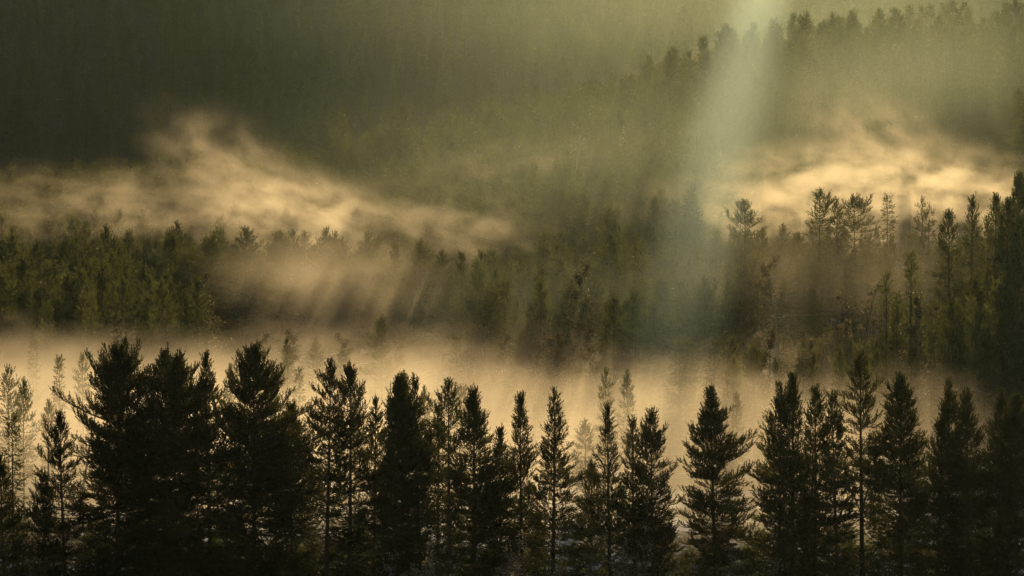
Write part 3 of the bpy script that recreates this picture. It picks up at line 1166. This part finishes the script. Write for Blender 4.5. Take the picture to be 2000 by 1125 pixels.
def smooth(t, v, a, b, lo=0.0, hi=1.0):
    n = t.nodes.new('ShaderNodeMapRange')
    n.interpolation_type = 'SMOOTHSTEP'
    n.inputs['From Min'].default_value = a
    n.inputs['From Max'].default_value = b
    n.inputs['To Min'].default_value = lo
    n.inputs['To Max'].default_value = hi
    t.links.new(v, n.inputs['Value'])
    return n.outputs[0]


def noise(t, scale3, offs, detail=3.0, rough=0.6, rot=(0, 0, 0)):
    tc = t.nodes.new('ShaderNodeTexCoord')
    mp = t.nodes.new('ShaderNodeMapping')
    mp.inputs['Scale'].default_value = scale3
    mp.inputs['Location'].default_value = offs
    mp.inputs['Rotation'].default_value = rot
    t.links.new(tc.outputs['Object'], mp.inputs['Vector'])
    n = t.nodes.new('ShaderNodeTexNoise')
    n.inputs['Scale'].default_value = 1.0
    n.inputs['Detail'].default_value = detail
    n.inputs['Roughness'].default_value = rough
    n.inputs['Distortion'].default_value = 0.25
    t.links.new(mp.outputs[0], n.inputs['Vector'])
    return n.outputs['Fac'], tc.outputs['Object']


WARM = (1.0, 0.92, 0.84)
GREEN = (0.79, 0.96, 0.86)


def unit_sphere():
    V, F = [], []
    n, mm = 20, 12
    V.append((0, 0, 1))
    for i in range(1, mm):
        th = math.pi * i / mm
        for j in range(n):
            a = 2 * math.pi * j / n
            V.append((math.sin(th) * math.cos(a), math.sin(th) * math.sin(a), math.cos(th)))
    V.append((0, 0, -1))
    for j in range(n):
        F.append((0, 1 + j, 1 + (j + 1) % n))
    for i in range(mm - 2):
        for j in range(n):
            a, b = 1 + i * n + j, 1 + i * n + (j + 1) % n
            F.append((a, a + n, b + n, b))
    last = len(V) - 1
    for j in range(n):
        F.append((last, 1 + (mm - 2) * n + (j + 1) % n, 1 + (mm - 2) * n + j))
    return V, F


def wisp(label, X, Y, d, hx, hy, depth, dens, tilt=0.0, g=0.65, grain=(5.5, 13, 3.0), amp=.95, seed=0, color=WARM, soft=(0.36, 0.68), step=1.5):
    """a drifting bank of mist centred where the photo shows it, d metres off; hx, hy half-size in photo pixels"""
    r = ray(X, Y)
    a, c = hx * d / FPX, hy * d / FPX
    m, t, p = vol_mat('mist', color, g, step)
    if amp > 0:
        nz, oc = noise(t, (a / grain[0], depth / grain[1], c / grain[2]), (seed * 3.7, seed * 1.3, seed * 2.1))
    else:
        oc = t.nodes.new('ShaderNodeTexCoord').outputs['Object']
    ln = t.nodes.new('ShaderNodeVectorMath')
    ln.operation = 'LENGTH'
    t.links.new(oc, ln.inputs[0])
    fall = nd(t, 'POWER', smooth(t, ln.outputs['Value'], 1.0, 0.0), 1.3)
    puff = smooth(t, nz, *soft, 1.0 - amp, 1.0 + amp) if amp > 0 else 1.0
    t.links.new(nd(t, 'MULTIPLY', nd(t, 'MULTIPLY', fall, puff), dens), p.inputs['Density'])
    V, F = unit_sphere()
    o = link_mesh('mist', np.array(V), F, [m])
    o.location = (r.x * d, d, CAM_Z + r.z * d)
    o.scale = (a, depth, c)
    o.rotation_euler = (0, R_(tilt), 0)
    o['kind'] = 'stuff'
    o['label'] = label
    o['category'] = 'mist'
    return o


# valley bank: lies on the snow behind the front row, ragged top
def valley():
    m, t, p = vol_mat('valley_mist', WARM, 0.65, 0.5)
    nz, oc = noise(t, (1 / 17, 1 / 24, 1 / 9), (3.1, 0.4, 7.7), 4.0)
    s = t.nodes.new('ShaderNodeSeparateXYZ')
    t.links.new(oc, s.inputs[0])
    top = nd(t, 'MULTIPLY_ADD', nd(t, 'SUBTRACT', nz, 0.5), 20.0, 8.6)
    h = smooth(t, nd(t, 'SUBTRACT', top, s.outputs['Z']), -5.0, 7.0)
    y0 = smooth(t, s.outputs['Y'], 238, 256)
    y1 = smooth(t, s.outputs['Y'], 385, 340)
    x1 = smooth(t, s.outputs['X'], 58, 15, 0.12, 1.0)
    lft = smooth(t, s.outputs['X'], -20, -48, 1.0, 1.6)
    v = nd(t, 'MULTIPLY', nd(t, 'MULTIPLY', h, y0), nd(t, 'MULTIPLY', y1, nd(t, 'MULTIPLY', x1, lft)))
    t.links.new(nd(t, 'MULTIPLY', v, 0.0210), p.inputs['Density'])
    o = box_mesh('mist', (-95, 236, -1.2), (85, 388, 21), m)
    o['kind'] = 'stuff'
    o['label'] = 'golden bank of mist lying along the valley behind the front row of pines'
    o['category'] = 'mist'


valley()

# WISPS
wisp('long golden mist drifting over the left half of the hillside', 250, 415, 474, 560, 130, 26, .009, 2, seed=1)
wisp('brightest heart of the left mist', 590, 430, 460, 330, 140, 26, .024, 14, seed=2)
wisp('plume of mist blown up to the left of the bright heart', 450, 335, 475, 260, 140, 22, .009, 34, seed=3)
wisp('mist trailing down right of the bright heart among slanted shadows', 660, 560, 398, 350, 150, 20, .0175, 10, seed=4, grain=(14, 14, 9), amp=.6)
wisp('thin end of the left mist thinning out towards the middle of the hill', 860, 455, 418, 380, 140, 18, .009, 8, seed=18)
wisp('glowing mist behind the pines on the right', 1750, 395, 418, 470, 160, 20, .056, 4, seed=6)
wisp('plume of mist rising from the glowing right mist', 1740, 300, 445, 280, 150, 24, .009, 32, seed=7)
wisp('pale mist fading left of the glowing right mist', 1440, 420, 428, 320, 120, 22, .014, 0, seed=8)
wisp('thin mist between the middle trees', 1050, 330, 480, 460, 90, 24, .0028, -4, seed=9)
wisp('soft mist along the upper right ridge', 1500, 130, 600, 380, 80, 28, .006, -6, seed=10)
wisp('pale veil over the trees of the right ridge', 1780, 140, 490, 560, 230, 40, .0032, -6, seed=15, amp=0, color=GREEN)
wisp('brownish veil over the lower right forest', 1620, 540, 350, 420, 180, 28, .0035, 0, seed=16, grain=(20, 20, 14), amp=.6)
wisp('greenish veil over the middle of the lower slope', 1120, 600, 365, 520, 160, 30, .0024, 0, seed=17, amp=0, color=GREEN)
wisp('thin added veil of mist brightening the upper right behind the ridge', 1400, 20, 720, 1250, 330, 60, .0020, 0, g=.72, amp=0, seed=13, color=GREEN, step=4)  # veil added to lift the brightness there, like lens glare
wisp('thin veil of mist hanging over the whole wooded slope', 1300, 330, 430, 1200, 380, 80, .0012, 0, g=.72, amp=0, seed=14, color=GREEN, step=4)
# END WISPS



def shaft():  # light beam put into the shape and tint of a mist column
    m, t, p = vol_mat('light_shaft_tint', (0.62, 0.84, 0.96), 0.6, 4.0)
    tc = t.nodes.new('ShaderNodeTexCoord')
    s = t.nodes.new('ShaderNodeSeparateXYZ')
    t.links.new(tc.outputs['Object'], s.inputs[0])
    r2 = nd(t, 'POWER', nd(t, 'ADD', nd(t, 'MULTIPLY', s.outputs['X'], s.outputs['X']), nd(t, 'MULTIPLY', s.outputs['Y'], s.outputs['Y'])), 0.5)
    v = smooth(t, r2, 1.0, 0.0)
    lo = smooth(t, s.outputs['Z'], -1.05, -0.1)
    t.links.new(nd(t, 'MULTIPLY', nd(t, 'MULTIPLY', v, lo), 0.0088), p.inputs['Density'])
    V, F = [], []
    n = 20
    for z in (-1, 1):
        for j in range(n):
            a = 2 * math.pi * j / n
            V.append((math.cos(a), math.sin(a), z))
    F = [(j, (j + 1) % n, n + (j + 1) % n, n + j) for j in range(n)] + [tuple(range(n - 1, -1, -1)), tuple(range(n, 2 * n))]
    o = link_mesh('mist', np.array(V, float), F, [m])
    a, b = ray(1515, -120), ray(1235, 960)
    a = Vector((a.x * 455, 455, CAM_Z + a.z * 455))
    b = Vector((b.x * 200, 200, CAM_Z + b.z * 200))
    o.location = (a + b) / 2
    o.rotation_euler = (a - b).to_track_quat('Z', 'Y').to_euler()
    o.scale = (6.2, 6.2, (a - b).length / 2)
    o['kind'] = 'stuff'
    o['label'] = 'pale greenish light shaft shaped from tinted mist, slanting down right of centre'
    o['category'] = 'mist'


shaft()
